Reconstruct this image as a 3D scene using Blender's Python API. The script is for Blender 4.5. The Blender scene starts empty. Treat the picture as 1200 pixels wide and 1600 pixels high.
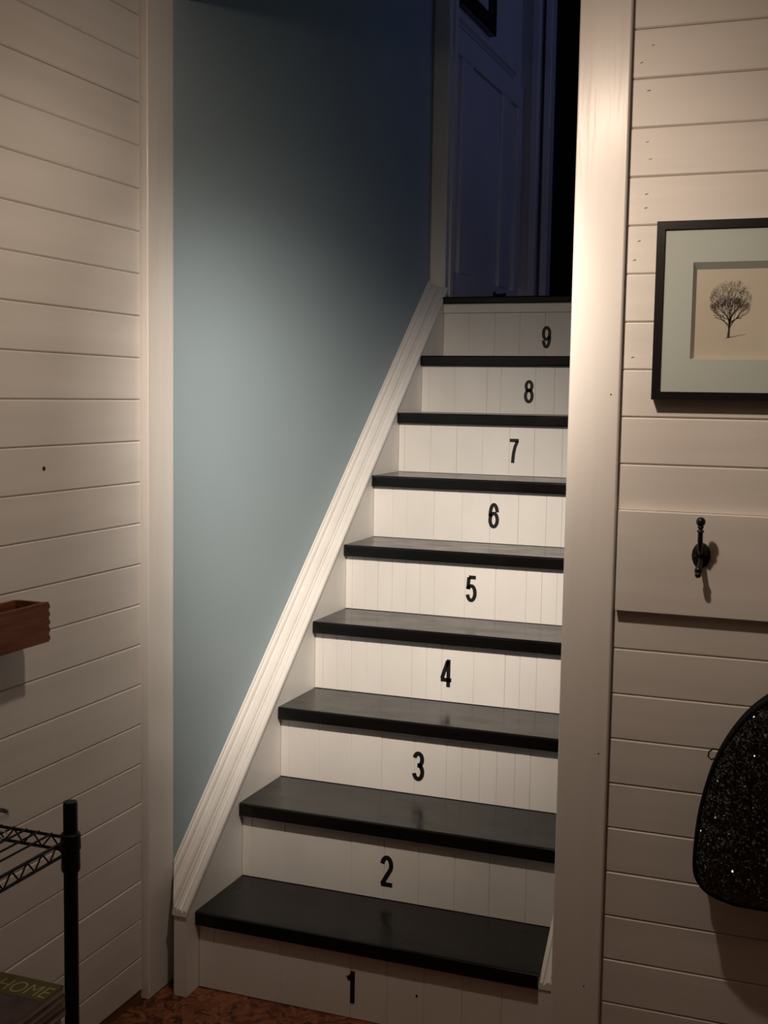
import bpy, bmesh, math, random
from mathutils import Vector, Matrix

C = bpy.context.scene.collection
scene = bpy.context.scene
random.seed(7)

# ------------------------------------------------------------------ camera
CAM = Vector((1.4313, -2.5441, 1.4537))
YAW, PITCH, ROLL, FPX = 0.3620, -0.0942, 0.0161, 1910.7
fw = Vector((-math.sin(YAW) * math.cos(PITCH), math.cos(YAW) * math.cos(PITCH), math.sin(PITCH)))
rt = Vector((math.cos(YAW), math.sin(YAW), 0))
up = rt.cross(fw)
r2 = math.cos(ROLL) * rt + math.sin(ROLL) * up
u2 = -math.sin(ROLL) * rt + math.cos(ROLL) * up
cam = bpy.data.cameras.new('camera')
cam.sensor_fit = 'VERTICAL'
cam.sensor_height = 24.0
cam.lens = 24.0 * FPX / 1600.0
cam.clip_start = 0.05
camo = bpy.data.objects.new('camera', cam)
C.objects.link(camo)
m = Matrix.Identity(4)
for i in range(3):
    m[i][0], m[i][1], m[i][2], m[i][3] = r2[i], u2[i], -fw[i], CAM[i]
camo.matrix_world = m
scene.camera = camo

# ------------------------------------------------------------------ light
w = bpy.data.worlds.new('world')
scene.world = w
w.use_nodes = True
w.node_tree.nodes['Background'].inputs[0].default_value = (0.05, 0.08, 0.2, 1)
w.node_tree.nodes['Background'].inputs[1].default_value = 0.02
scene.view_settings.view_transform = 'Standard'
scene.view_settings.look = 'None'
scene.view_settings.gamma = 1
scene.view_settings.exposure = 0.23
scene.view_settings.use_curve_mapping = False


def light(name, kind, loc, energy, color, aim=None, **kw):
    d = bpy.data.lights.new(name, kind)
    d.energy = energy
    d.color = color
    for k, v in kw.items():
        setattr(d, k, v)
    o = bpy.data.objects.new(name, d)
    o.location = loc
    if aim is not None:
        o.rotation_euler = (Vector(aim) - Vector(loc)).to_track_quat('-Z', 'Y').to_euler()
    C.objects.link(o)
    return o


LP = (0.80, -0.864, 2.20)
WARM, AMBER = (1.0, 0.87, 0.745), (1.0, 0.79, 0.62)


def aimed(az, el):
    return (LP[0] + math.sin(az) * math.cos(el), LP[1] + math.cos(az) * math.cos(el), LP[2] + math.sin(el))


# a ceiling lamp just inside the room: its bright beam falls on the stairs, weaker lobes on the walls beside them
for nm_, az_, el_, size_, e_, col_ in (('beam_core', -.37, -.60, .80, 43, WARM), ('beam', -.37, -.60, 1.012, 77, WARM),
                                       ('beam_edge', -.37, -.60, 1.25, 24, WARM), ('beam_left', -.50, -.60, 1.012, 17, WARM),
                                       ('lobe_middle', -.10, -.60, 1.716, 3.6, AMBER), ('lobe_left', -.70, -.60, 1.716, 8.8, AMBER),
                                       ('lobe_right', .30, -.45, 1.30, 6.3, AMBER), ('lobe_low_right', .40, -.80, 1.40, 10.5, AMBER),
                                       ('lobe_far_left', -1.10, -.74, 1.40, 6.8, AMBER), ('lobe_low', .10, -.85, 1.20, 6.0, AMBER)):
    light(nm_, 'SPOT', LP, e_, col_, aimed(az_, el_), spot_size=size_, spot_blend=1.0, shadow_soft_size=0.03)
light('lamp_spill', 'POINT', LP, 2.3, (1.0, 0.76, 0.58), shadow_soft_size=0.03)
light('room_lamp', 'POINT', (2.5, -1.7, 2.25), 1.5, (1.0, 0.60, 0.38), shadow_soft_size=0.06)
light('hall_dusk', 'AREA', (1.55, 2.6, 3.2), 1.0, (0.36, 0.44, 1.0), (0, 2.7, 2.9), shape='RECTANGLE', size=0.7,
      size_y=0.9)


# ------------------------------------------------------------------ materials
def mat(name, color, rough=0.5, spec=0.5, metal=0.0):
    mt = bpy.data.materials.new(name)
    mt.use_nodes = True
    b = mt.node_tree.nodes['Principled BSDF']
    b.inputs['Base Color'].default_value = (*color, 1)
    b.inputs['Roughness'].default_value = rough
    b.inputs['Metallic'].default_value = metal
    b.inputs['Specular IOR Level'].default_value = spec
    return mt


def nodes(mt):
    nt = mt.node_tree
    return nt, nt.nodes['Principled BSDF']


def coords(nt, scale=(1, 1, 1), kind='Object'):
    tc = nt.nodes.new('ShaderNodeTexCoord')
    mp = nt.nodes.new('ShaderNodeMapping')
    mp.inputs['Scale'].default_value = scale
    nt.links.new(tc.outputs[kind], mp.inputs['Vector'])
    return mp.outputs['Vector']


def world_coords(nt, scale=(1, 1, 1)):
    g = nt.nodes.new('ShaderNodeNewGeometry')
    mp = nt.nodes.new('ShaderNodeMapping')
    mp.inputs['Scale'].default_value = scale
    nt.links.new(g.outputs['Position'], mp.inputs['Vector'])
    return mp.outputs['Vector']


def vary(mt, c1, c2, scale, detail=4, stretch=(1, 1, 1), lo=0.35, hi=0.65, bump=0.0, bscale=None, dist=0.002):
    nt, b = nodes(mt)
    v = world_coords(nt, stretch)
    n = nt.nodes.new('ShaderNodeTexNoise')
    n.inputs['Scale'].default_value = scale
    n.inputs['Detail'].default_value = detail
    nt.links.new(v, n.inputs['Vector'])
    r = nt.nodes.new('ShaderNodeValToRGB')
    r.color_ramp.elements[0].position = lo
    r.color_ramp.elements[1].position = hi
    r.color_ramp.elements[0].color = (*c1, 1)
    r.color_ramp.elements[1].color = (*c2, 1)
    nt.links.new(n.outputs['Fac'], r.inputs['Fac'])
    nt.links.new(r.outputs['Color'], b.inputs['Base Color'])
    if bump:
        n2 = nt.nodes.new('ShaderNodeTexNoise')
        n2.inputs['Scale'].default_value = bscale or scale * 4
        n2.inputs['Detail'].default_value = 5
        nt.links.new(v, n2.inputs['Vector'])
        bp = nt.nodes.new('ShaderNodeBump')
        bp.inputs['Strength'].default_value = bump
        bp.inputs['Distance'].default_value = dist
        nt.links.new(n2.outputs['Fac'], bp.inputs['Height'])
        nt.links.new(bp.outputs['Normal'], b.inputs['Normal'])
    return mt


M = {}
M['plank'] = vary(mat('white painted planks', (.8, .77, .73), .42, .45), (.74, .71, .67), (.82, .79, .755), 5, 4,
                  (.35, .35, 4), .3, .7, .22, 12)
M['casing'] = vary(mat('white gloss casing paint', (.8, .77, .73), .3, .5), (.79, .765, .73), (.83, .805, .77), 6, 3,
                   (6, 6, .4), .3, .7, .25, 14)
M['stair_white'] = vary(mat('white stair paint', (.83, .81, .78), .38, .45), (.79, .765, .73), (.85, .83, .80), 9, 5,
                        (1, 1, .5), .3, .7, .18, 20)
M['blue'] = vary(mat('blue green wall paint', (.35, .45, .505), .5, .35), (.343, .442, .492), (.362, .46, .515), 2.2,
                 3, (1, 1, 1), .3, .7, .12, 90, .0006)
M['plaster'] = vary(mat('pale plaster', (.42, .36, .30), .7, .3), (.38, .33, .27), (.46, .40, .33), 2, 3)
M['ceil'] = vary(mat('white ceiling paint', (.8, .78, .74), .7, .3), (.76, .74, .7), (.82, .8, .76), 2, 3)
M['hall'] = vary(mat('white hall paint', (.7, .7, .72), .4, .4), (.66, .66, .68), (.74, .74, .76), 3, 3)
M['dark_room'] = mat('dark room shade', (.05, .05, .055), .8, .2)  # near-black colour stands in for the darkness of the unlit room
M['black'] = mat('black paint', (.006, .006, .006), .4, .5)
M['number'] = mat('black vinyl numeral', (.008, .007, .007), .5, .4)
M['metal_black'] = mat('black metal', (.006, .006, .006), .5, .35)
M['chrome'] = mat('chrome', (.7, .7, .72), .15, .5, 1.0)
M['iron'] = mat('black iron hook', (.008, .008, .008), .35, .5)
M['raw_wood'] = vary(mat('raw brown wood', (.2, .1, .04), .7, .3), (.16, .08, .03), (.26, .14, .06), 8, 4, (1, .2, 3))
M['old_wood'] = vary(mat('reddish brown old wood', (.17, .055, .026), .6, .35), (.10, .030, .014), (.23, .075, .033), 14,
                     6, (3, .5, 5), .3, .7, .4, 40)
M['frame'] = mat('black picture frame', (.008, .007, .007), .3, .5)
M['mat_board'] = mat('pale grey green mat', (.54, .57, .56), .8, .2)
M['paper'] = vary(mat('cream print paper', (.7, .62, .52), .8, .2), (.60, .53, .45), (.67, .61, .53), 3, 3)
M['ink'] = mat('dark brown ink', (.05, .035, .035), .8, .2)
M['fabric'] = vary(mat('black bag fabric', (.008, .008, .009), .8, .2), (.006, .006, .007), (.012, .011, .012), 200, 2,
                   (1, 1, 1), .3, .7, .3, 600)
M['pages'] = vary(mat('magazine pages', (.45, .42, .38), .7, .3), (.30, .27, .24), (.5, .47, .42), 6, 2, (1, 1, 60))
M['cream_ink'] = mat('cream lettering', (.62, .55, .30), .6, .3)
M['olive'] = mat('olive masthead', (.13, .12, .012), .45, .5)
M['nail'] = mat('dark nail hole', (.02, .012, .01), .6, .3)

# worn black treads
t = vary(mat('black tread paint', (.004, .0036, .0036), .45, .36), (.003, .0028, .0028), (.006, .0054, .0052), 7, 5,
         (1, 3, 1), .35, .75, .05, 30)
nt, b = nodes(t)
n = nt.nodes.new('ShaderNodeTexNoise')
n.inputs['Scale'].default_value = 9
n.inputs['Detail'].default_value = 6
nt.links.new(world_coords(nt, (1, 2, 1)), n.inputs['Vector'])
mr = nt.nodes.new('ShaderNodeMapRange')
mr.inputs['From Min'].default_value = .3
mr.inputs['From Max'].default_value = .7
mr.inputs['To Min'].default_value = .17
mr.inputs['To Max'].default_value = .30
nt.links.new(n.outputs['Fac'], mr.inputs['Value'])
nt.links.new(mr.outputs['Result'], b.inputs['Roughness'])
M['tread'] = t

# pressed-flake floor
f = mat('brown flake floor', (.2, .07, .03), .55, .35)
nt, b = nodes(f)
v = world_coords(nt, (1, 1, 1))
nz = nt.nodes.new('ShaderNodeTexNoise')
nz.inputs['Scale'].default_value = 9
nz.inputs['Detail'].default_value = 4
nt.links.new(v, nz.inputs['Vector'])
mx = nt.nodes.new('ShaderNodeMix')
mx.data_type = 'RGBA'
mx.inputs[0].default_value = .2
nt.links.new(v, mx.inputs[6])
nt.links.new(nz.outputs['Color'], mx.inputs[7])
vo = nt.nodes.new('ShaderNodeTexVoronoi')
vo.inputs['Scale'].default_value = 75
nt.links.new(mx.outputs[2], vo.inputs['Vector'])
sp = nt.nodes.new('ShaderNodeSeparateColor')
nt.links.new(vo.outputs['Color'], sp.inputs[0])
n3 = nt.nodes.new('ShaderNodeTexNoise')
n3.inputs['Scale'].default_value = 22
n3.inputs['Detail'].default_value = 7
n3.inputs['Roughness'].default_value = .7
nt.links.new(v, n3.inputs['Vector'])
ad = nt.nodes.new('ShaderNodeMath')
ad.operation = 'ADD'
nt.links.new(sp.outputs[0], ad.inputs[0])
nt.links.new(n3.outputs['Fac'], ad.inputs[1])
cr = nt.nodes.new('ShaderNodeValToRGB')
e = cr.color_ramp.elements
e[0].position, e[0].color = .35, (.07, .025, .013, 1)
e[1].position, e[1].color = 1.0, (.38, .155, .068, 1)
q = e.new(.52)
q.color = (.20, .068, .032, 1)
q = e.new(.75)
q.color = (.275, .10, .045, 1)
md = nt.nodes.new('ShaderNodeMath')
md.operation = 'MULTIPLY'
md.inputs[1].default_value = .62
nt.links.new(ad.outputs[0], md.inputs[0])
nt.links.new(md.outputs[0], cr.inputs['Fac'])
nt.links.new(cr.outputs['Color'], b.inputs['Base Color'])
bp = nt.nodes.new('ShaderNodeBump')
bp.inputs['Strength'].default_value = .3
bp.inputs['Distance'].default_value = .002
nt.links.new(md.outputs[0], bp.inputs['Height'])
nt.links.new(bp.outputs['Normal'], b.inputs['Normal'])
M['floor'] = f

# glitter sequins: small flakes each with its own tilt
g = mat('black glitter', (.005, .005, .0055), .12, .8)
nt, b = nodes(g)
vo = nt.nodes.new('ShaderNodeTexVoronoi')
vo.inputs['Scale'].default_value = 330
nt.links.new(world_coords(nt), vo.inputs['Vector'])
ge = nt.nodes.new('ShaderNodeNewGeometry')
s1 = nt.nodes.new('ShaderNodeVectorMath')
s1.operation = 'SUBTRACT'
s1.inputs[1].default_value = (.5, .5, .5)
nt.links.new(vo.outputs['Color'], s1.inputs[0])
s2 = nt.nodes.new('ShaderNodeVectorMath')
s2.operation = 'SCALE'
s2.inputs['Scale'].default_value = 2.2
nt.links.new(s1.outputs[0], s2.inputs[0])
s3 = nt.nodes.new('ShaderNodeVectorMath')
s3.operation = 'ADD'
nt.links.new(ge.outputs['Normal'], s3.inputs[0])
nt.links.new(s2.outputs[0], s3.inputs[1])
s4 = nt.nodes.new('ShaderNodeVectorMath')
s4.operation = 'NORMALIZE'
nt.links.new(s3.outputs[0], s4.inputs[0])
nt.links.new(s4.outputs[0], b.inputs['Normal'])
M['glitter'] = g

# picture glass
gl = bpy.data.materials.new('picture glass')
gl.use_nodes = True
nt = gl.node_tree
nt.nodes.clear()
out = nt.nodes.new('ShaderNodeOutputMaterial')
tr = nt.nodes.new('ShaderNodeBsdfTransparent')
tr.inputs[0].default_value = (.98, .995, .985, 1)
gs = nt.nodes.new('ShaderNodeBsdfGlossy')
gs.inputs['Roughness'].default_value = .03
fr = nt.nodes.new('ShaderNodeFresnel')
fr.inputs[0].default_value = 1.45
ms = nt.nodes.new('ShaderNodeMixShader')
ge = nt.nodes.new('ShaderNodeNewGeometry')
iv = nt.nodes.new('ShaderNodeMath')
iv.operation = 'SUBTRACT'
iv.inputs[0].default_value = 1
nt.links.new(ge.outputs['Backfacing'], iv.inputs[1])
mu = nt.nodes.new('ShaderNodeMath')
mu.operation = 'MULTIPLY'
nt.links.new(fr.outputs[0], mu.inputs[0])
nt.links.new(iv.outputs[0], mu.inputs[1])
nt.links.new(mu.outputs[0], ms.inputs[0])
nt.links.new(tr.outputs[0], ms.inputs[1])
nt.links.new(gs.outputs[0], ms.inputs[2])
nt.links.new(ms.outputs[0], out.inputs[0])
M['glass'] = gl

# printed magazine cover
cv = vary(mat('printed magazine cover', (.2, .1, .1), .35, .5), (.03, .02, .022), (.17, .10, .10), 14, 4, (1, 1, 1),
          .3, .62)
M['cover'] = cv


# ------------------------------------------------------------------ geometry helpers
def wpos(o):
    p = Vector((0, 0, 0))
    while o is not None:
        p += Vector(o.location)
        o = o.parent
    return p


class MB:
    """collects shapes in world coordinates, then links them as one mesh object"""

    def __init__(s):
        s.v, s.f = [], []

    def add(s, v, f):
        n = len(s.v)
        s.v += [tuple(p) for p in v]
        s.f += [tuple(i + n for i in q) for q in f]
        return s

    def box(s, x0, x1, y0, y1, z0, z1):
        v = [(x, y, z) for z in (z0, z1) for y in (y0, y1) for x in (x0, x1)]
        return s.add(v, [(0, 2, 3, 1), (4, 5, 7, 6), (0, 1, 5, 4), (2, 6, 7, 3), (0, 4, 6, 2), (1, 3, 7, 5)])

    def slab(s, u0, u1, v0, v1, back, front, ch, fn):
        """board with chamfered face: fn(u, v, d) -> point, d runs from back to front"""
        dch = front + (ch if back > front else -ch)
        R = lambda a, d: [(u0 + a, v0 + a, d), (u1 - a, v0 + a, d), (u1 - a, v1 - a, d), (u0 + a, v1 - a, d)]
        pts = R(0, back) + R(0, dch) + R(ch, front)
        fs = [(3, 2, 1, 0), (8, 9, 10, 11)]
        for k in (0, 4):
            for i in range(4):
                j = (i + 1) % 4
                fs.append((k + i, k + j, k + 4 + j, k + 4 + i))
        return s.add([fn(*p) for p in pts], fs)

    def ring_loft(s, rings, close=True, cap=True):
        n = len(rings[0])
        v = [p for r in rings for p in r]
        fs = []
        for k in range(len(rings) - 1):
            for i in range(n if close else n - 1):
                j = (i + 1) % n
                fs.append((k * n + i, k * n + j, (k + 1) * n + j, (k + 1) * n + i))
        if cap:
            fs.append(tuple(range(n - 1, -1, -1)))
            fs.append(tuple((len(rings) - 1) * n + i for i in range(n)))
        return s.add(v, fs)

    def tube(s, pts, rad, n=8):
        pts = [Vector(p) for p in pts]
        rads = rad if isinstance(rad, (list, tuple)) else [rad] * len(pts)
        rings = []
        d0 = (pts[1] - pts[0]).normalized()
        a = d0.orthogonal().normalized()
        for i, p in enumerate(pts):
            d = (pts[min(i + 1, len(pts) - 1)] - pts[max(i - 1, 0)]).normalized()
            a = (a - d * a.dot(d)).normalized()
            bb = d.cross(a)
            rings.append([p + rads[i] * (math.cos(2 * math.pi * k / n) * a + math.sin(2 * math.pi * k / n) * bb)
                          for k in range(n)])
        return s.ring_loft(rings)

    def sphere(s, c, r, sc=(1, 1, 1), n=12):
        c = Vector(c)
        rings = []
        for i in range(1, n // 2 + 2):
            th = math.pi * i / (n // 2 + 2)
            rings.append([c + Vector((r * sc[0] * math.sin(th) * math.cos(2 * math.pi * k / n),
                                      r * sc[1] * math.sin(th) * math.sin(2 * math.pi * k / n),
                                      r * sc[2] * math.cos(th))) for k in range(n)])
        return s.ring_loft(rings)

    def build(s, name, mt, parent=None, smooth=False, origin=None):
        xs = list(zip(*s.v))
        c = Vector(origin) if origin else Vector(((min(xs[0]) + max(xs[0])) / 2, (min(xs[1]) + max(xs[1])) / 2,
                                                  min(xs[2])))
        me = bpy.data.meshes.new(name)
        me.from_pydata([tuple(Vector(p) - c) for p in s.v], [], s.f)
        me.materials.append(mt)
        bm = bmesh.new()
        bm.from_mesh(me)
        bmesh.ops.recalc_face_normals(bm, faces=bm.faces)
        bm.to_mesh(me)
        bm.free()
        if smooth:
            for p in me.polygons:
                p.use_smooth = True
            try:
                me.set_sharp_from_angle(angle=math.radians(40))
            except Exception:
                pass
        o = bpy.data.objects.new(name, me)
        C.objects.link(o)
        o.parent = parent
        o.location = c - (wpos(parent) if parent else Vector((0, 0, 0)))
        return o


def tag(o, label=None, cat=None, group=None, kind=None):
    for k, v in (('label', label), ('category', cat), ('group', group), ('kind', kind)):
        if v:
            o[k] = v
    return o


def empty(name, loc, label=None, cat=None, group=None, kind=None):
    o = bpy.data.objects.new(name, None)
    C.objects.link(o)
    o.location = loc
    o.empty_display_size = .1
    return tag(o, label, cat, group, kind)


def struct(o):
    o['kind'] = 'structure'
    return o


def copy_to(o, loc, parent=None):
    c = o.copy()
    C.objects.link(c)
    c.location = loc
    c.parent = parent if parent else o.parent
    return c


XZ = lambda yf: (lambda u, v, d: (u, d, v))       # boards facing -y
YZ = lambda xf: (lambda u, v, d: (d, u, v))       # boards facing +x


def text_mesh(txt, offset=0.0):
    cu = bpy.data.curves.new('lettering', 'FONT')
    cu.body = txt
    cu.size = 1
    cu.offset = offset
    cu.resolution_u = 6
    cu.fill_mode = 'FRONT'
    ob = bpy.data.objects.new('lettering', cu)
    C.objects.link(ob)
    dg = bpy.context.evaluated_depsgraph_get()
    me = bpy.data.meshes.new_from_object(ob.evaluated_get(dg))
    bpy.data.objects.remove(ob)
    vs = [tuple(v.co) for v in me.vertices]
    fs = [tuple(p.vertices) for p in me.polygons]
    bpy.data.meshes.remove(me)
    xs = [v[0] for v in vs]
    ys = [v[1] for v in vs]
    return vs, fs, min(xs), max(xs), min(ys), max(ys)


def letter(txt, width, height, fn, offset=0.0):
    """flat lettering scaled to width x height; fn(u, v) -> world point"""
    vs, fs, x0, x1, y0, y1 = text_mesh(txt, offset)
    mb = MB()
    mb.add([fn((v[0] - (x0 + x1) / 2) / (x1 - x0) * width, (v[1] - y0) / (y1 - y0) * height) for v in vs], fs)
    return mb


# ------------------------------------------------------------------ constants of the place
RISE, RUN, NOSE, TH = 0.2, 0.2274, 0.0195, 0.0357
XL, YR, SP = -0.0935, -0.0520, 0.0950          # left wall face, right wall face, plank pitch
SW = 0.853                                      # clear stair width
Y9, Z9 = 1.8286, 1.8238                         # last riser and landing level
CEIL = 2.50
XR, YB = 3.3, -4.2                              # far right and back of the room
ry = lambda i: RUN * (i - 1) if i < 9 else Y9
tz = lambda i: RISE * i if i < 9 else Z9

# ------------------------------------------------------------------ large structure
struct(MB().box(XL - .12, XR + .1, YB - .1, 0.02, -.08, 0.0).build('floor', M['floor']))
struct(MB().box(XL - .12, XR + .1, YB - .1, .06, CEIL, CEIL + .08).build('ceiling', M['ceil']))
struct(MB().box(XL - .12, XR + .1, YB - .1, YB, 0, CEIL).build('wall_back', M['plaster']))
struct(MB().box(XR, XR + .1, YB, YR + .02, 0, CEIL).build('wall_far_right', M['plaster']))

# left shiplap wall: one board per object
wl = struct(MB().box(XL - .10, XL - .016, YB, .0, 0.0, CEIL).build('wall_left', M['raw_wood']))
ztop = 2.1968 + SP * 3
first = None
k = 0
while True:
    z1 = ztop - SP * k
    z0 = z1 - SP
    if z0 < 0.015:
        break
    if first is None:
        first = MB().slab(YB, -.107, z0 + .0005, z1 - .0005, XL - .016, XL, .0028, YZ(0)).build('plank', M['plank'], wl)
        base = Vector(first.location)
        zb = z0
    else:
        dx = random.uniform(-.0007, .0007)
        copy_to(first, base + Vector((dx, 0, z0 - zb)), wl)
    k += 1
zlow = z1
MB().slab(YB, -.107, .026, zlow - .0008, XL - .016, XL, .002, YZ(0)).build('plank', M['plank'], wl)
nm = MB()
nm.tube([(XL - .002, -.471, 1.297), (XL + .0012, -.471, 1.297)], .0042, 10)
nm.build('nail', M['nail'], wl)
nl = MB()
for (yy, zz) in ((-.40, 1.80), (-.30, 1.62), (-.20, 1.66), (-.50, 1.15)):
    nl.tube([(XL - .002, yy, zz), (XL + .0006, yy, zz)], .0022, 8)
tag(nl.build('nail_marks', M['plank'], wl), kind='stuff')
struct(MB().box(XL - .016, XL - .004, YB, -.10, 0.0, .024).build('baseboard_left', M['raw_wood']))
# flat casing at the end of the left wall
struct(MB().slab(-.105, .008, .002, CEIL, XL - .016, -.075, .0022, YZ(0)).build('trim_1', M['casing']))

# right shiplap wall
wr = struct(MB().box(.96, XR, YR + .016, YR + .10, 0.0, CEIL).build('wall_right', M['raw_wood']))
RAIL0, RAIL1 = 1.0265, 1.2325
ztop = 2.180 + SP * 3
first = None
for k in range(40):
    z1 = ztop - SP * k
    z0 = z1 - SP
    if z0 < 0.01:
        break
    if first is None:
        first = MB().slab(.9958, XR, z0 + .0005, z1 - .0005, YR + .016, YR, .0028, XZ(0)).build('plank', M['plank'], wr)
        base = Vector(first.location)
        zb = z0
    else:
        copy_to(first, base + Vector((0, random.uniform(-.0007, .0007), z0 - zb)), wr)
MB().slab(.9958, XR, .004, z1 - .0008, YR + .016, YR, .002, XZ(0)).build('plank', M['plank'], wr)
nl = MB()
for k in range(2, 11):
    zc = ztop - SP * (k + .0)
    for dz in (.030, .068):
        if random.random() < .38:
            continue
        xx = 1.010 + random.uniform(0, .03)
        zz = zc - dz + random.uniform(-.006, .006)
        nl.add([(xx, YR - .0006, zz), (xx + .006, YR - .0006, zz + .0014), (xx + .006, YR - .0006, zz + .0026),
                (xx, YR - .0006, zz + .001)], [(0, 1, 2, 3)])
tag(nl.build('nail_marks', M['nail'], wr), kind='stuff')
# casing on the right of the opening
tc = struct(MB().slab(.893, .9955, 0.0, CEIL, YR + .016, -.071, .0022, XZ(0)).build('trim_2', M['casing']))
for (xx, zz) in ((.979, 1.465), (.978, .725), (.963, .22)):
    MB().tube([(xx, -.069, zz), (xx, -.0716, zz)], .0016, 8).build('nail', M['nail'], tc)

# stairwell and hall shell
struct(MB().box(-.19, -.075, .008, Y9 + .06, 0, 4.2).build('wall_stair_left', M['blue']))
struct(MB().box(.895, 1.0, YR + .10, Y9 + .06, 0, 4.2).build('wall_stair_right', M['blue']))
struct(MB().box(-.075, .895, .03, .08, 2.378, 4.2).build('wall_above_opening', M['blue']))
struct(MB().box(-.19, 1.9, .10, 5.6, 4.2, 4.28).build('ceiling_hall', M['ceil']))
struct(MB().box(-.19, 1.9, Y9 + .02, 5.6, Z9 - .20, Z9 - .001).build('floor_hall', M['old_wood']))
hx = -.09
hw = struct(MB().box(-.19, hx, 2.03, 3.20, Z9, 4.2).build('wall_hall_left', M['hall']))
CH = 2.905


def hbox(name, y0, y1, z0, z1, d, ch=.003):
    return MB().slab(y0, y1, z0, z1, hx, hx + d, ch, YZ(0)).build(name, M['hall'], hw)


hbox('bottom_rail', 2.05, 3.19, Z9, 1.955, .016)
hbox('top_rail', 2.05, 3.19, 2.80, CH, .016)
for (a, c) in ((2.05, 2.10), (2.24, 2.385), (2.84, 2.985), (3.10, 3.19)):
    hbox('stile', a, c, 1.956, 2.799, .0155)
hbox('panel', 2.386, 2.839, 1.957, 2.798, .004, .002)
cm = MB()
prof = [(hx, CH), (hx + .018, CH), (hx + .022, CH + .008), (hx + .034, CH + .016), (hx + .036, CH + .028), (hx, CH + .03)]
cm.ring_loft([[(p[0], yy, p[1]) for p in prof] for yy in (2.05, 3.0)])
cm.build('chair_rail', M['hall'], hw)
struct(MB().box(1.8, 1.9, Y9 + .06, 5.6, Z9, 4.2).build('wall_hall_right', M['hall']))
struct(MB().box(1.0, 1.9, Y9 - .04, Y9 + .06, Z9, 4.2).build('wall_hall_near', M['hall']))
bw = MB().box(-.19, .0, 3.2, 3.3, Z9, 4.2).box(.95, 1.8, 3.2, 3.3, Z9, 4.2).box(.0, .95, 3.2, 3.3, 3.95, 4.2)
bw = struct(bw.build('wall_hall_back', M['hall']))
MB().slab(-.155, -.02, Z9 + .001, 1.975, 3.2, 3.186, .003, XZ(0)).build('baseboard', M['hall'], bw)
MB().slab(-.035, .000, Z9, 3.95, 3.2, 3.178, .004, XZ(0)).build('casing', M['hall'], bw)
MB().slab(.018, .05, Z9, 3.95, 3.30, 3.215, .003, XZ(0)).build('door_stop_strip', M['hall'], bw)
MB().slab(.95, 1.05, Z9, 3.95, 3.2, 3.178, .004, XZ(0)).build('casing', M['hall'], bw)
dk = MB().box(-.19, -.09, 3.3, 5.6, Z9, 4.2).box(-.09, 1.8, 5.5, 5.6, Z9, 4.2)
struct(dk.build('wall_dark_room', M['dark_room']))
# frame of the doorway at the head of the stairs
dj = MB().box(-.075, -.036, Y9 + .062, 2.03, Z9, 4.2)
dj = struct(dj.build('trim_3', M['stair_white']))
MB().slab(-.0745, -.012, Z9 - .018, 4.19, Y9 + .062, Y9 + .044, .004, XZ(0)).build('casing', M['stair_white'], dj)
MB().slab(-.036, -.029, Z9, 4.19, 2.03, 1.99, .001, XZ(0)).build('stop', M['stair_white'], dj)

# ------------------------------------------------------------------ staircase
st = empty('staircase', (SW / 2, 0, 0), 'steep straight staircase with black treads and white numbered risers', 'staircase')


def tread(name, i):
    z, y0 = tz(i), ry(i) - NOSE
    y1 = ry(i + 1) + .006 if i < 8 else (Y9 + .006 if i == 8 else Y9 + .20)
    if i == 9:
        y1 = Y9 + .042
    r, n = .005, 4
    th = TH if i < 9 else .025
    pr = [(y1, z - th), (y1, z)]
    for q in range(n):
        a = math.pi / 2 * q / (n - 1)
        pr.append((y0 + r - r * math.sin(a), z - r + r * math.cos(a)))
    for q in range(n):
        a = math.pi / 2 * q / (n - 1)
        pr.append((y0 + r - r * math.cos(a), z - th + r - r * math.sin(a)))
    c = .0015
    rings = [[(x, p[0], p[1]) for p in pr] for x in (.001, SW - .001)]
    return MB().ring_loft(rings).build(name, M['tread'], st)


for i in range(1, 9):
    tread('tread', i)
tread('landing_nosing', 9)

GROOVES = {
    1: [.041, .13, .22, .311, .402, .493, .584, .675, .767],
    2: [.030, .124, .214, .307, .397, .488, .581, .669, .760],
    3: [.026, .117, .21, .3, .393, .482, .524, .573, .619, .667, .708, .80],
    4: [.026, .07, .116, .162, .21, .301, .345, .391, .484, .574, .616, .663, .757],
    5: [.022, .065, .107, .153, .198, .243, .288, .384, .478, .571, .617, .662, .757],
    6: [.068, .115, .207, .301, .392, .483, .571, .62, .71, .80],
    7: [.022, .115, .207, .296, .388, .472, .565, .66, .755],
    8: [.028, .123, .242, .292, .414, .481, .575, .67, .765],
    9: [.100, .198, .292, .386, .48, .575, .67, .765]}


def arc(cx, cy, rx, ry, a0, a1, n=14):
    return [(cx + rx * math.cos(math.radians(a0 + (a1 - a0) * k / n)), cy + ry * math.sin(math.radians(a0 + (a1 - a0) * k / n)))
            for k in range(n + 1)]


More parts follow.
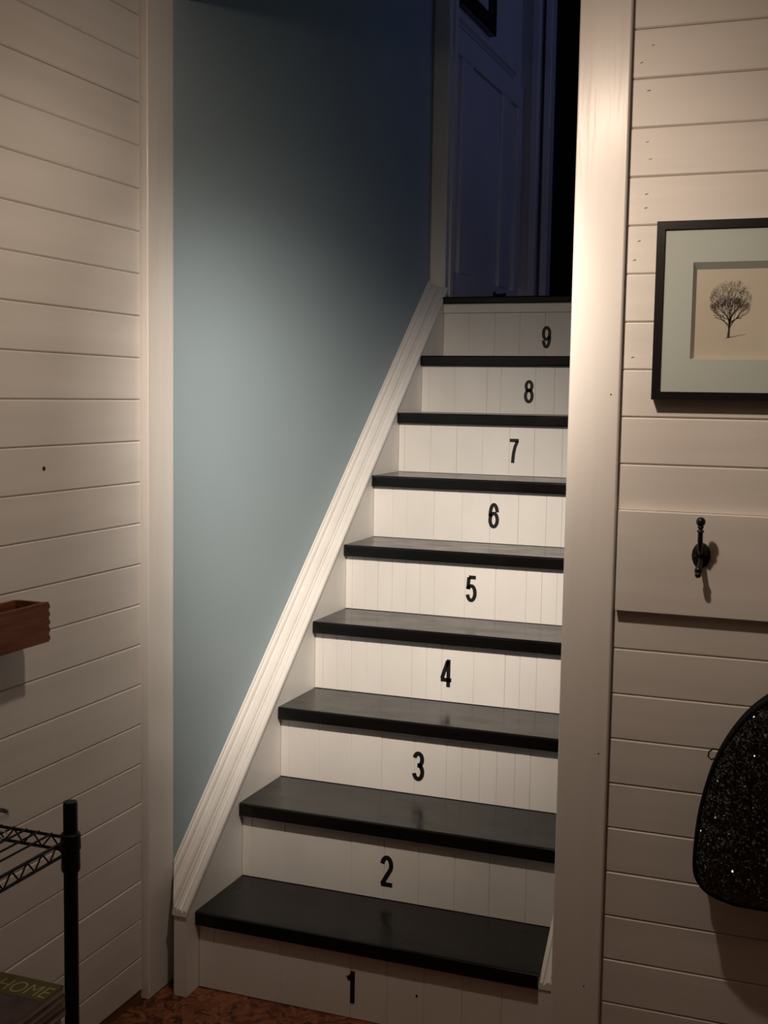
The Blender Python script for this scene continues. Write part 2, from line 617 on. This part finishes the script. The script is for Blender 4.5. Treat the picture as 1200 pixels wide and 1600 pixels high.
DIGIT = {
    1: [[(.0045, .0), (.0045, .079)], [(.0040, .0690), (-.0045, .0615), (-.0115, .0585)]],
    2: [arc(0, .0545, .0136, .0196, 172, -30) + [(-.0105, .0110), (-.0135, .0052)], [(-.0175, .0049), (.0180, .0049)]],
    3: [arc(0, .0578, .0124, .0163, 165, -80), arc(0, .0238, .0136, .0189, 80, -168), [(-.003, .0420), (.005, .0420)]],
    4: [[(.0075, .0), (.0075, .079)], [(.0045, .0740), (-.0142, .0240)], [(-.0185, .0205), (.0180, .0205)]],
    5: [[(-.0095, .0741), (.0158, .0741)], [(-.0090, .0741), (-.0122, .0380)], arc(0, .0268, .0136, .0219, 145, -168)],
    6: [arc(0, .0258, .0136, .0209, 0, 360, 24), arc(0, .0395, .0136, .0346, 185, 18)],
    7: [[(-.0178, .0741), (.0178, .0741)], [(.0122, .0725), (.0035, .0530), (-.0020, .0290), (-.0045, .0)]],
    8: [arc(0, .0585, .0118, .0156, 0, 360, 24), arc(0, .0246, .0136, .0197, 0, 360, 24)],
}
DIGIT[9] = [[(-px_, .079 - pz_) for px_, pz_ in st_] for st_ in DIGIT[6]]


def numeral(d, cx, yf, zb_, t=.0113):
    """bold condensed figure drawn from thick strokes, a thin vinyl cut-out"""
    mb = MB()
    for line in DIGIT[d]:
        closed = (Vector(line[0]) - Vector(line[-1])).length < 1e-5
        P = [Vector((p[0] * .86, p[1])) for p in (line[:-1] if closed else line)]
        n_ = len(P)
        Lf, Rg = [], []
        for k in range(n_):
            p0 = P[k - 1] if (closed or k > 0) else P[k]
            p1 = P[(k + 1) % n_] if (closed or k < n_ - 1) else P[k]
            d_ = (p1 - p0).normalized()
            nn = Vector((-d_.y, d_.x)) * (t / 2)
            Lf.append(P[k] + nn)
            Rg.append(P[k] - nn)
        for yy in (0,):
            v = [(cx + q.x, yf, zb_ + q.y) for q in Lf] + [(cx + q.x, yf, zb_ + q.y) for q in Rg] + \
                [(cx + q.x, yf + .0005, zb_ + q.y) for q in Lf] + [(cx + q.x, yf + .0005, zb_ + q.y) for q in Rg]
            fs = []
            for k in range(n_ if closed else n_ - 1):
                j = (k + 1) % n_
                fs += [(k, j, n_ + j, n_ + k), (k, 2 * n_ + k, 2 * n_ + j, j), (n_ + k, n_ + j, 3 * n_ + j, 3 * n_ + k)]
            mb.add(v, fs)
    return mb


for i in range(1, 10):
    zb = 0.001 if i == 1 else tz(i - 1)
    zt = tz(i) - (TH if i < 9 else .025)
    y = ry(i)
    rs = MB().box(.001, SW - .001, y + .0055, y + .018, zb, zt).build('riser', M['stair_white'], st)
    ed = [.001] + GROOVES[i] + [SW - .001]
    for a, c in zip(ed[:-1], ed[1:]):
        dy = random.uniform(-.0004, .0004)
        MB().slab(a + .0002, c - .0002, zb + .0005, zt - .0005, y + .0055, y + dy, .0012, XZ(0)).build(
            'plank', M['stair_white'], rs)
    if i == 1:
        MB().tube([(.567, y - .0012, .088), (.567, y + .002, .088)], .0026, 8).build('nail', M['nail'], rs)
    if i == 9:
        MB().slab(.001, SW - .001, zt - .034, zt - .0005, y, y - .009, .0025, XZ(0)).build('fascia', M['stair_white'], rs)
    cx = .4045 if i < 8 else .392
    zc = {1: .078, 2: .274, 3: .478, 4: .682, 5: .889, 6: 1.088, 7: 1.282, 8: 1.478, 9: 1.676}[i]
    nb = numeral(i, cx, y - .0006, zc - .0395).build('numeral', M['number'], rs)
    nb['label'] = 'black numeral %d on the riser' % i

# stringers and mouldings, swept along the slope
SL = .852


def sweep(profile, y0, y1, a):
    return MB().ring_loft([[(p[0], yy, a + SL * yy + p[1]) for p in profile] for yy in (y0, y1)])


AL, AR = .273, .196
for (xa, xb, a, yf) in ((-.034, .0, AL, -.060), (SW, .889, AR, -.0140)):
    mb = MB()
    ye = Y9 + .03
    sh = -.0135
    poly = [(yf, .001), (yf, a + SL * yf + sh), (ye, min(a + SL * ye + sh, 9)), (ye, Z9 - .5), (.40, .001)]
    mb.ring_loft([[(xx, p[0], p[1]) for p in poly] for xx in (xa, xb)])
    mb.build('stringer', M['stair_white'], st)
cap = [(.004, -.013), (.004, -.002), (.0015, .0018), (-.0055, .0022), (-.0070, -.0045), (-.0090, -.0035), (-.0105, .0015), (-.016, .0045),
       (-.0205, .0052), (-.0215, .0015), (-.0232, .0020), (-.0245, .0078), (-.0300, .0088), (-.0335, .005), (-.0350, -.001), (-.0360, -.013)]
sweep(cap, -.066, Y9 + .035, AL).build('cap_moulding', M['stair_white'], st)
capr = [(SW - p[0] + .0046, p[1]) for p in cap]
capr = [(min(p[0], .8925), p[1]) for p in capr]
sweep(capr, -.0175, Y9 + .03, AR).build('cap_moulding', M['stair_white'], st)
wm = [(-.0745, -.013), (-.0365, -.013), (-.0365, .0015), (-.0400, .0090), (-.0450, .0135), (-.0520, .0140), (-.0550, .0075),
      (-.0575, .0115), (-.0595, .0205), (-.0635, .0250), (-.0655, .0190), (-.0685, .0205), (-.0700, .0272), (-.0745, .0285)]
# its foot is mitred where it meets the flat casing
MB().ring_loft([[(p[0], yy - k_ * 1.78 * (p[0] + .0745), AL + SL * (yy - k_ * 1.78 * (p[0] + .0745)) + p[1]) for p in wm]
                for yy, k_ in ((.0085, 1), (Y9 + .035, 0))]).build('wall_moulding', M['stair_white'], st)

# ------------------------------------------------------------------ coat rail with hooks
cr_ = empty('coat_rail', (2.0, YR, RAIL0), 'wide white board across right wall carrying black coat hooks', 'coat rail')
MB().slab(1.0015, 3.0, RAIL0, RAIL1, YR - .0008, -.0715, .0018, XZ(0)).build('board', M['plank'], cr_)


def hook(x, zc):
    yb = -.0716
    mb = MB()
    rings = []
    for (d, s) in ((0, 1), (.003, 1), (.0055, .85), (.0068, .5)):
        rings.append([(x + .0182 * s * math.cos(2 * math.pi * k / 20), yb - d, zc + .0255 * s * math.sin(2 * math.pi * k / 20))
                      for k in range(20)])
    mb.ring_loft(rings)
    # upper prong
    P = [(x, yb - .004, zc + .004), (x, yb - .018, zc + .008), (x + .0005, yb - .030, zc + .020), (x + .001, yb - .038, zc + .038),
         (x + .0015, yb - .043, zc + .055)]
    mb.tube(P, [.0068, .0058, .0052, .0050, .0050], 10)
    tp = Vector(P[-1])
    mb.sphere(tp + Vector((0, 0, -.003)), .0072, (1, 1, .5))
    mb.sphere(tp + Vector((0, -.0005, .005)), .0062, (1, 1, .7))
    mb.sphere(tp + Vector((0, -.001, .0155)), .0092, (1, 1, 1.05))
    # lower prong
    P = [(x, yb - .004, zc - .008), (x, yb - .016, zc - .017), (x - .0005, yb - .025, zc - .023), (x - .001, yb - .030, zc - .026)]
    mb.tube(P, [.0068, .0056, .0050, .0050], 10)
    tp = Vector(P[-1])
    mb.sphere(tp + Vector((0, -.001, -.001)), .0078, (1, .8, 1))
    mb.sphere(tp + Vector((0, -.004, -.009)), .0064, (1, 1, 1))
    o = mb.build('coat_hook', M['iron'], cr_, True)
    sm = MB()
    for s in (-1, 1):
        sm.sphere((x + s * .0105, yb - .0062, zc + s * .002), .0026, (1, .6, 1), 8)
    sm.build('screw', M['iron'], o, True)
    return o


hook(1.1685, 1.1505)
# a plain hook under the rail carries the bag
wh = empty('wall_hook', (1.405, YR, .96), 'small black screw hook under the coat rail holding the bag strap', 'hook')
hb = MB()
hb.tube([(1.405, YR - .0005, .985), (1.405, YR - .004, .985)], .009, 14)
hb.build('plate', M['iron'], wh, True)
hb = MB()
hb.tube([(1.405, YR - .003, .985), (1.405, YR - .03, .983), (1.405, YR - .048, .980), (1.405, YR - .056, .987), (1.405, YR - .056, 1.0)], .0032, 8)
hb.build('prong', M['iron'], wh, True)

# ------------------------------------------------------------------ bag hanging from the second hook
bag = empty('shoulder_bag', (1.415, -.06, .48), 'black glittery rounded bag hanging on the right wall', 'bag')
HALF = [(.479, .0), (.479, .12), (.484, .155), (.495, .187), (.515, .207), (.545, .216), (.615, .214), (.68, .2055), (.751, .187),
        (.815, .157), (.867, .119), (.905, .072), (.923, .03), (.926, .0)]


def smooth(P, n=4):
    out_ = []
    for k in range(len(P) - 1):
        p0, p1, p2, p3 = P[max(k - 1, 0)], P[k], P[k + 1], P[min(k + 2, len(P) - 1)]
        for q in range(n):
            t_ = q / n
            out_.append(tuple(.5 * (2 * p1[c] + (p2[c] - p0[c]) * t_ + (2 * p0[c] - 5 * p1[c] + 4 * p2[c] - p3[c]) * t_ ** 2 +
                                    (3 * p1[c] - p0[c] - 3 * p2[c] + p3[c]) * t_ ** 3) for c in (0, 1)))
    return out_ + [P[-1]]


HALF = smooth(HALF)


def outline(sc, y, cx=1.402, cz=.69):
    right = [(cx + hw_ * sc, y, cz + (z - cz) * sc) for z, hw_ in HALF]
    left = [(cx - hw_ * sc, y, cz + (z - cz) * sc) for z, hw_ in HALF[1:-1]][::-1]
    return right + left


MB().ring_loft([outline(.93, -.0735), outline(.985, -.078), outline(1, -.088), outline(1, -.148), outline(.985, -.152)]).build(
    'gusset', M['fabric'], bag, True)
fr_ = MB().ring_loft([outline(.975, -.1525), outline(.97, -.160), outline(.93, -.169), outline(.82, -.175), outline(.6, -.179),
                      outline(.3, -.181)])
fr_.build('front_panel', M['glitter'], bag, True)
pi_ = MB()
ol = [Vector(p) for p in outline(.992, -.152)]
pi_.tube(ol + [ol[0], ol[1]], .0035, 6)
pi_.build('piping', M['fabric'], bag, True)
zp = MB()
ol = [Vector(p) for p in outline(1.003, -.112)]
zp.tube(ol[12:-12], .0022, 6)
zp.build('zip', M['metal_black'], bag, True)
lp = MB()
L0 = Vector((1.217, -.112, .765))
lp.tube([L0 + Vector((.004, 0, .008)), L0 + Vector((-.006, 0, .009)), L0 + Vector((-.014, 0, .002)), L0 + Vector((-.015, 0, -.008)),
         L0 + Vector((-.009, 0, -.013)), L0 + Vector((.002, 0, -.008))], .0016, 6)
lp.build('zip_cord', M['fabric'], bag, True)
sp_ = MB()
hk = Vector((1.405, -.096, .9885))
for s in (-1, 1):
    pts = [(1.402 + s * .075, -.112, .895), (1.403 + s * .062, -.108, .940), (1.404 + s * .034, -.100, .972), tuple(hk)]
    for a, c in zip(pts[:-1], pts[1:]):
        a, c = Vector(a), Vector(c)
        wv = Vector((0, .010, 0))
        tv = Vector((.0012, 0, 0))
        v8 = [a - wv - tv, a + wv - tv, a + wv + tv, a - wv + tv, c - wv - tv, c + wv - tv, c + wv + tv, c - wv + tv]
        sp_.add(v8, [(3, 2, 1, 0), (4, 5, 6, 7), (0, 1, 5, 4), (1, 2, 6, 5), (2, 3, 7, 6), (3, 0, 4, 7)])
sp_.build('strap', M['fabric'], bag)

# ------------------------------------------------------------------ framed tree print
FX0, FX1, FZ0, FZ1, FB, FF = 1.0602, 1.3570, 1.4560, 1.8030, YR - .001, -.082
pf = empty('picture_frame', ((FX0 + FX1) / 2, YR, FZ0), 'black framed print of a bare tree with wide grey green mat', 'picture')
fm = MB()
wd = .0160
o4 = [(FX0, FZ0), (FX1, FZ0), (FX1, FZ1), (FX0, FZ1)]
i4 = [(FX0 + wd, FZ0 + wd), (FX1 - wd, FZ0 + wd), (FX1 - wd, FZ1 - wd), (FX0 + wd, FZ1 - wd)]
cB = .0015
o4c = [(FX0 + cB, FZ0 + cB), (FX1 - cB, FZ0 + cB), (FX1 - cB, FZ1 - cB), (FX0 + cB, FZ1 - cB)]
vv = [(p[0], FB, p[1]) for p in o4] + [(p[0], FF + cB, p[1]) for p in o4] + [(p[0], FF, p[1]) for p in o4c] + \
     [(p[0], FF, p[1]) for p in i4] + [(p[0], FB, p[1]) for p in i4]
ff = []
for kk in (0, 4, 8, 12):
    for q in range(4):
        ff.append((kk + q, kk + (q + 1) % 4, kk + 4 + (q + 1) % 4, kk + 4 + q))
for q in range(4):
    ff.append((16 + q, 16 + (q + 1) % 4, (q + 1) % 4, q))
fm.add(vv, ff)
fm.build('frame', M['frame'], pf)
OX0, OX1, OZ0, OZ1 = 1.1320, 1.2850, 1.5360, 1.7230
mb = MB()
a4 = [(FX0 + wd, FZ0 + wd), (FX1 - wd, FZ0 + wd), (FX1 - wd, FZ1 - wd), (FX0 + wd, FZ1 - wd)]
b4 = [(OX0, OZ0), (OX1, OZ0), (OX1, OZ1), (OX0, OZ1)]
MF, MK = -.0768, -.0650
c4 = [(OX0 + .006, OZ0 + .002), (OX1 - .003, OZ0 + .002), (OX1 - .003, OZ1 - .0125), (OX0 + .006, OZ1 - .0125)]   # bevel, widened at top and left to imitate the mat's shadow band
vv = [(p[0], MF, p[1]) for p in a4] + [(p[0], MF, p[1]) for p in b4] + [(p[0], MK, p[1]) for p in c4] + \
     [(p[0], MK, p[1]) for p in a4]
ff = []
for kk in (0, 4, 8):
    for q in range(4):
        ff.append((kk + q, kk + (q + 1) % 4, kk + 4 + (q + 1) % 4, kk + 4 + q))
for q in range(4):
    ff.append((12 + q, 12 + (q + 1) % 4, (q + 1) % 4, q))
mb.add(vv, ff)
mb.build('mat', M['mat_board'], pf)
pr_ = MB().box(OX0 - .006, OX1 + .006, -.0645, -.0615, OZ0 - .006, OZ1 + .006).build('print', M['paper'], pf)
MB().box(FX0 + .012, FX1 - .012, -.0612, -.0570, FZ0 + .012, FZ1 - .012).build('backing', M['frame'], pf)
MB().box(FX0 + wd + .0002, FX1 - wd - .0002, -.0795, -.0775, FZ0 + wd + .0002, FZ1 - wd - .0002).build('glass', M['glass'], pf)
# the printed tree: flat ink strokes on the paper
rnd = random.Random(11)
ink = MB()
layer = [0]


def stroke(x0, z0, x1, z1, w0, w1):
    d = Vector((x1 - x0, z1 - z0))
    if d.length < 1e-6:
        return
    nn = Vector((-d.y, d.x)).normalized()
    layer[0] += 1
    yy = -.06475 - .000000 * layer[0]
    ink.add([(x0 + nn.x * w0, yy, z0 + nn.y * w0), (x0 - nn.x * w0, yy, z0 - nn.y * w0), (x1 - nn.x * w1, yy, z1 - nn.y * w1),
             (x1 + nn.x * w1, yy, z1 + nn.y * w1)], [(0, 1, 2, 3)])


TCX, TCZ, TRX, TRZ = 1.2035, 1.6500, .0395, .0475


def grow(x, z, ang, ln, wd_, depth):
    x1 = x + math.sin(ang) * ln
    z1 = z + math.cos(ang) * ln
    e_ = ((x1 - TCX) / TRX) ** 2 + ((z1 - TCZ) / TRZ) ** 2
    if e_ > 1.05 and depth > 2:
        return
    stroke(x, z, x1, z1, wd_, wd_ * .72)
    if depth >= 7:
        return
    nb_ = 2 if depth < 2 else rnd.choice((2, 2, 3))
    for q in range(nb_):
        da = (q - (nb_ - 1) / 2) * rnd.uniform(.35, .75) + rnd.uniform(-.16, .16)
        grow(x1, z1, (ang + da) * .97, ln * rnd.uniform(.66, .9), wd_ * .66, depth + 1)


stroke(1.2020, 1.5780, 1.2030, 1.5960, .0024, .0018)
stroke(1.2030, 1.5960, 1.2040, 1.6200, .0018, .0014)
for (zz, an) in ((1.596, -.62), (1.597, .52), (1.602, -.95), (1.604, .85), (1.607, -.35), (1.608, .28), (1.612, -.7), (1.614, .62),
                 (1.618, -.12), (1.62, .1), (1.612, -1.15), (1.608, 1.1), (1.60, -.2), (1.602, .2)):
    grow(1.2034, zz, an, rnd.uniform(.013, .018), .00085, 1)
stroke(1.196, 1.5765, 1.2020, 1.5785, .0003, .0006)
stroke(1.2020, 1.5783, 1.235, 1.5850, .0006, .0002)
tag(ink.build('printed_tree', M['ink'], pr_), 'bare leafless tree printed in dark ink')

# ------------------------------------------------------------------ picture on the hall wall, far up the stairs
hp = empty('hall_picture', (hx, 2.45, 3.0), 'dark framed picture high on the hall wall above the panelling', 'picture')
y0_, y1_, z0_, z1_ = 2.20, 2.66, 2.992, 3.45
mb = MB()
for (a, c, d_, e_) in ((y0_, y1_, z0_, z0_ + .07), (y0_, y1_, z1_ - .07, z1_), (y0_, y0_ + .07, z0_ + .07, z1_ - .07),
                       (y1_ - .07, y1_, z0_ + .07, z1_ - .07)):
    mb.slab(a, c, d_, e_, hx + .001, hx + .03, .003, YZ(0))
mb.build('frame', M['frame'], hp)
MB().box(hx + .002, hx + .012, y0_ + .071, y1_ - .071, z0_ + .071, z1_ - .071).build('print', M['mat_board'], hp)

# ------------------------------------------------------------------ door stop on the hall wall
ds = MB()
ds.tube([(hx + .0162, 2.765, 1.910), (hx + .020, 2.765, 1.910)], .016, 12)
ds.tube([(hx + .018, 2.765, 1.910), (hx + .060, 2.765, 1.909)], .0055, 10)
ds.tube([(hx + .058, 2.765, 1.909), (hx + .070, 2.765, 1.909)], .0090, 10)
tag(ds.build('door_stop', M['metal_black'], None, True), 'small black door stop sticking out of hall wall above landing', 'door stop')

# ------------------------------------------------------------------ wooden box on the left wall
bx0, bx1, by1, bz0, bz1 = XL + .0006, -.0105, -.571, .966, 1.0445
by0 = by1 - .42
pb = empty('wall_box', ((bx0 + bx1) / 2, (by0 + by1) / 2, bz0), 'old reddish brown wooden box fixed on left plank wall', 'box')
tw = .009
MB().slab(by0, by1, bz0, bz1, bx1 - tw, bx1, .0012, YZ(0)).build('front_panel', M['old_wood'], pb)
MB().box(bx0, bx0 + tw, by0, by1, bz0, bz1 - .002).build('back_panel', M['old_wood'], pb)
for (ya, yb_) in ((by1 - tw, by1), (by0, by0 + tw)):
    MB().box(bx0 + tw, bx1 - tw, ya, yb_, bz0, bz1 - .001).build('end_panel', M['old_wood'], pb)
MB().box(bx0 + tw, bx1 - tw, by0 + tw, by1 - tw, bz0, bz0 + .008).build('bottom_panel', M['old_wood'], pb)
fj = MB()
for q in range(5):
    zz = bz0 + .004 + q * .0155
    fj.box(bx1 - tw - .001, bx1 + .0003, by1 - .001, by1 + .0016, zz, zz + .0078)
tag(fj.build('finger_joints', M['old_wood'], pb), kind='stuff')

# ------------------------------------------------------------------ black wire shelf unit
PX, PY = .2105, -.820
BX = XL + .030
PY2 = -1.62
su = empty('wire_shelf', ((PX + BX) / 2, (PY + PY2) / 2, 0), 'black wire shelf unit standing against left plank wall', 'shelf')
for (x, y) in ((PX, PY), (BX, PY), (PX, PY2), (BX, PY2)):
    po = MB().tube([(x, y, .006), (x, y, .748), (x, y, .752)], [.0125, .0125, .0115], 16).build('post', M['metal_black'], su, True)
    MB().tube([(x, y, .0), (x, y, .012)], .016, 12).build('foot', M['metal_black'], po, True)
    for zs in (.687, .330):
        MB().tube([(x, y, zs - .058), (x, y, zs - .052), (x, y, zs - .020), (x, y, zs - .018), (x, y, zs + .008), (x, y, zs + .010)],
                  [.0150, .0165, .0160, .0180, .0172, .0150], 16).build('collar', M['metal_black'], po, True)


def shelf(zs):
    mb = MB()
    r1, r2_ = .0030, .0016
    dz = .023
    xa, xb, ya, yb_ = BX, PX, PY2, PY
    for (p, q) in (((xa, yb_), (xb, yb_)), ((xa, ya), (xb, ya)), ((xa, ya), (xa, yb_)), ((xb, ya), (xb, yb_))):
        p, q = Vector((*p, zs)), Vector((*q, zs))
        mb.tube([p, q], r1, 6)
        dn = Vector((0, 0, -dz))
        mb.tube([p + dn, q + dn], r1, 6)
        ln = (q - p).length
        nz_ = max(2, int(round(ln / .040)))
        for s in range(nz_):
            a = p.lerp(q, s / nz_)
            mm = p.lerp(q, (s + .5) / nz_) + dn
            c = p.lerp(q, (s + 1) / nz_)
            mb.tube([a, mm], r2_, 5)
            mb.tube([mm, c], r2_, 5)
    rail = mb.build('shelf', M['metal_black'], su)
    s = 0
    x = xa + .024
    wires = MB()
    first_ = None
    while x < xb - .012:
        if first_ is None:
            wo = MB().tube([(x, ya, zs + .003), (x, yb_, zs + .003)], .0020, 6).build('wire', M['metal_black'], rail)
            first_ = wo
            x00 = x
            l0 = Vector(wo.location)
        else:
            copy_to(first_, l0 + Vector((x - x00, 0, 0)), rail)
        x += .0265
    for yy in (yb_ - .26, yb_ - .54):
        MB().tube([(xa, yy, zs - .002), (xb, yy, zs - .002)], .0030, 6).build('cross_wire', M['metal_black'], rail)


shelf(.687)
shelf(.330)

# shiny wire basket on the top shelf
T0 = (-.058, .122, -1.18, -.852)
kb = empty('wire_basket', ((T0[0] + T0[1]) / 2, (T0[2] + T0[3]) / 2, .6925), 'small shiny wire basket on top of the black wire shelf',
           'basket')


def rrect(x0, x1, y0, y1, r, z, n=6):
    out_ = []
    for (cx, cy, a0) in ((x1 - r, y1 - r, 0), (x0 + r, y1 - r, 90), (x0 + r, y0 + r, 180), (x1 - r, y0 + r, 270)):
        for q in range(n):
            a = math.radians(a0 + 90 * q / (n - 1))
            out_.append((cx + r * math.cos(a), cy + r * math.sin(a), z))
    return out_


g_ = lambda d, z: rrect(T0[0] + d, T0[1] - d, T0[2] + d, T0[3] - d, .026 - d, z)
rg = [g_(0, .727), g_(0, .735), g_(.0022, .735), g_(.0022, .727)]
MB().ring_loft(rg + [rg[0]], cap=False).build('rim', M['chrome'], kb, True)
lo = g_(.004, .6945)
MB().tube(lo + [lo[0], lo[1]], .0014, 6).build('base_ring', M['chrome'], kb, True)
for (xx, yy) in [(T0[0] + .03 + .058 * q, y_) for q in range(3) for y_ in (T0[2] + .002, T0[3] - .002)] + \
        [(x_, T0[2] + .05 + .076 * q) for q in range(4) for x_ in (T0[0] + .002, T0[1] - .002)]:
    MB().tube([(xx, yy, .694), (xx, yy, .728)], .0011, 6).build('wire', M['chrome'], kb, True)

# magazines stacked on the lower shelf
specs = [(.014, 0, 0, 0), (.010, .006, -.004, .02), (.018, -.003, .005, -.012), (.012, .004, .001, .015), (.020, -.004, -.003, -.01),
         (.012, .003, .004, .008), (.016, 0, 0, 0)]
LB = ['top of the stack, magazine with olive masthead reading HOME', 'second magazine from the top, just under the HOME magazine',
      'third magazine from the top of the shelf stack', 'fourth magazine from the top of the shelf stack',
      'third magazine from the bottom of the shelf stack', 'second magazine from the bottom of the shelf stack',
      'bottom magazine of the stack, lying on the wires']
z = .3355
H = len(specs)
for idx in range(H - 1, -1, -1):
    th, ox, oy, ang = specs[idx]
    cx, cy = .113 + ox, -.985 + oy
    e0 = empty('magazine', (cx, cy, z), LB[idx], 'magazine', 'magazines stacked on the lower wire shelf')
    hwid, hlen = .1035, .135

    def rp(u, v, zz, ca=math.cos(ang), sa=math.sin(ang), cx=cx, cy=cy):
        return (cx + u * ca - v * sa, cy + u * sa + v * ca, zz)

    def bx(u0, u1, v0, v1, za, zb):
        pts = [rp(u, v, zz) for zz in (za, zb) for v in (v0, v1) for u in (u0, u1)]
        return MB().add(pts, [(0, 2, 3, 1), (4, 5, 7, 6), (0, 1, 5, 4), (2, 6, 7, 3), (0, 4, 6, 2), (1, 3, 7, 5)])
    bx(-hwid + .001, hwid - .001, -hlen + .001, hlen - .001, z + .0008, z + th - .0009).build('pages', M['pages'], e0)
    cb = bx(-hwid, hwid, -hlen, hlen, z + th - .0008, z + th - .0002)
    cb.add(*[(lambda b_: (b_.v, b_.f))(bx(-hwid, hwid, -hlen, hlen, z + .0001, z + .0007))][0])
    co = cb.build('cover', M['cover'], e0)
    if idx == 0:
        bx(-hwid + .0005, hwid - .0005, hlen - .062, hlen - .0005, z + th - .0001, z + th + .0001).build('masthead', M['olive'], co)
        lt = letter('HOME', .103, .036, lambda u, v, z=z, th=th: rp(u + .047, v + hlen - .052, z + th + .0003), -.012)
        tag(lt.build('masthead_lettering', M['cream_ink'], co), 'pale letters HOME')
    z += th
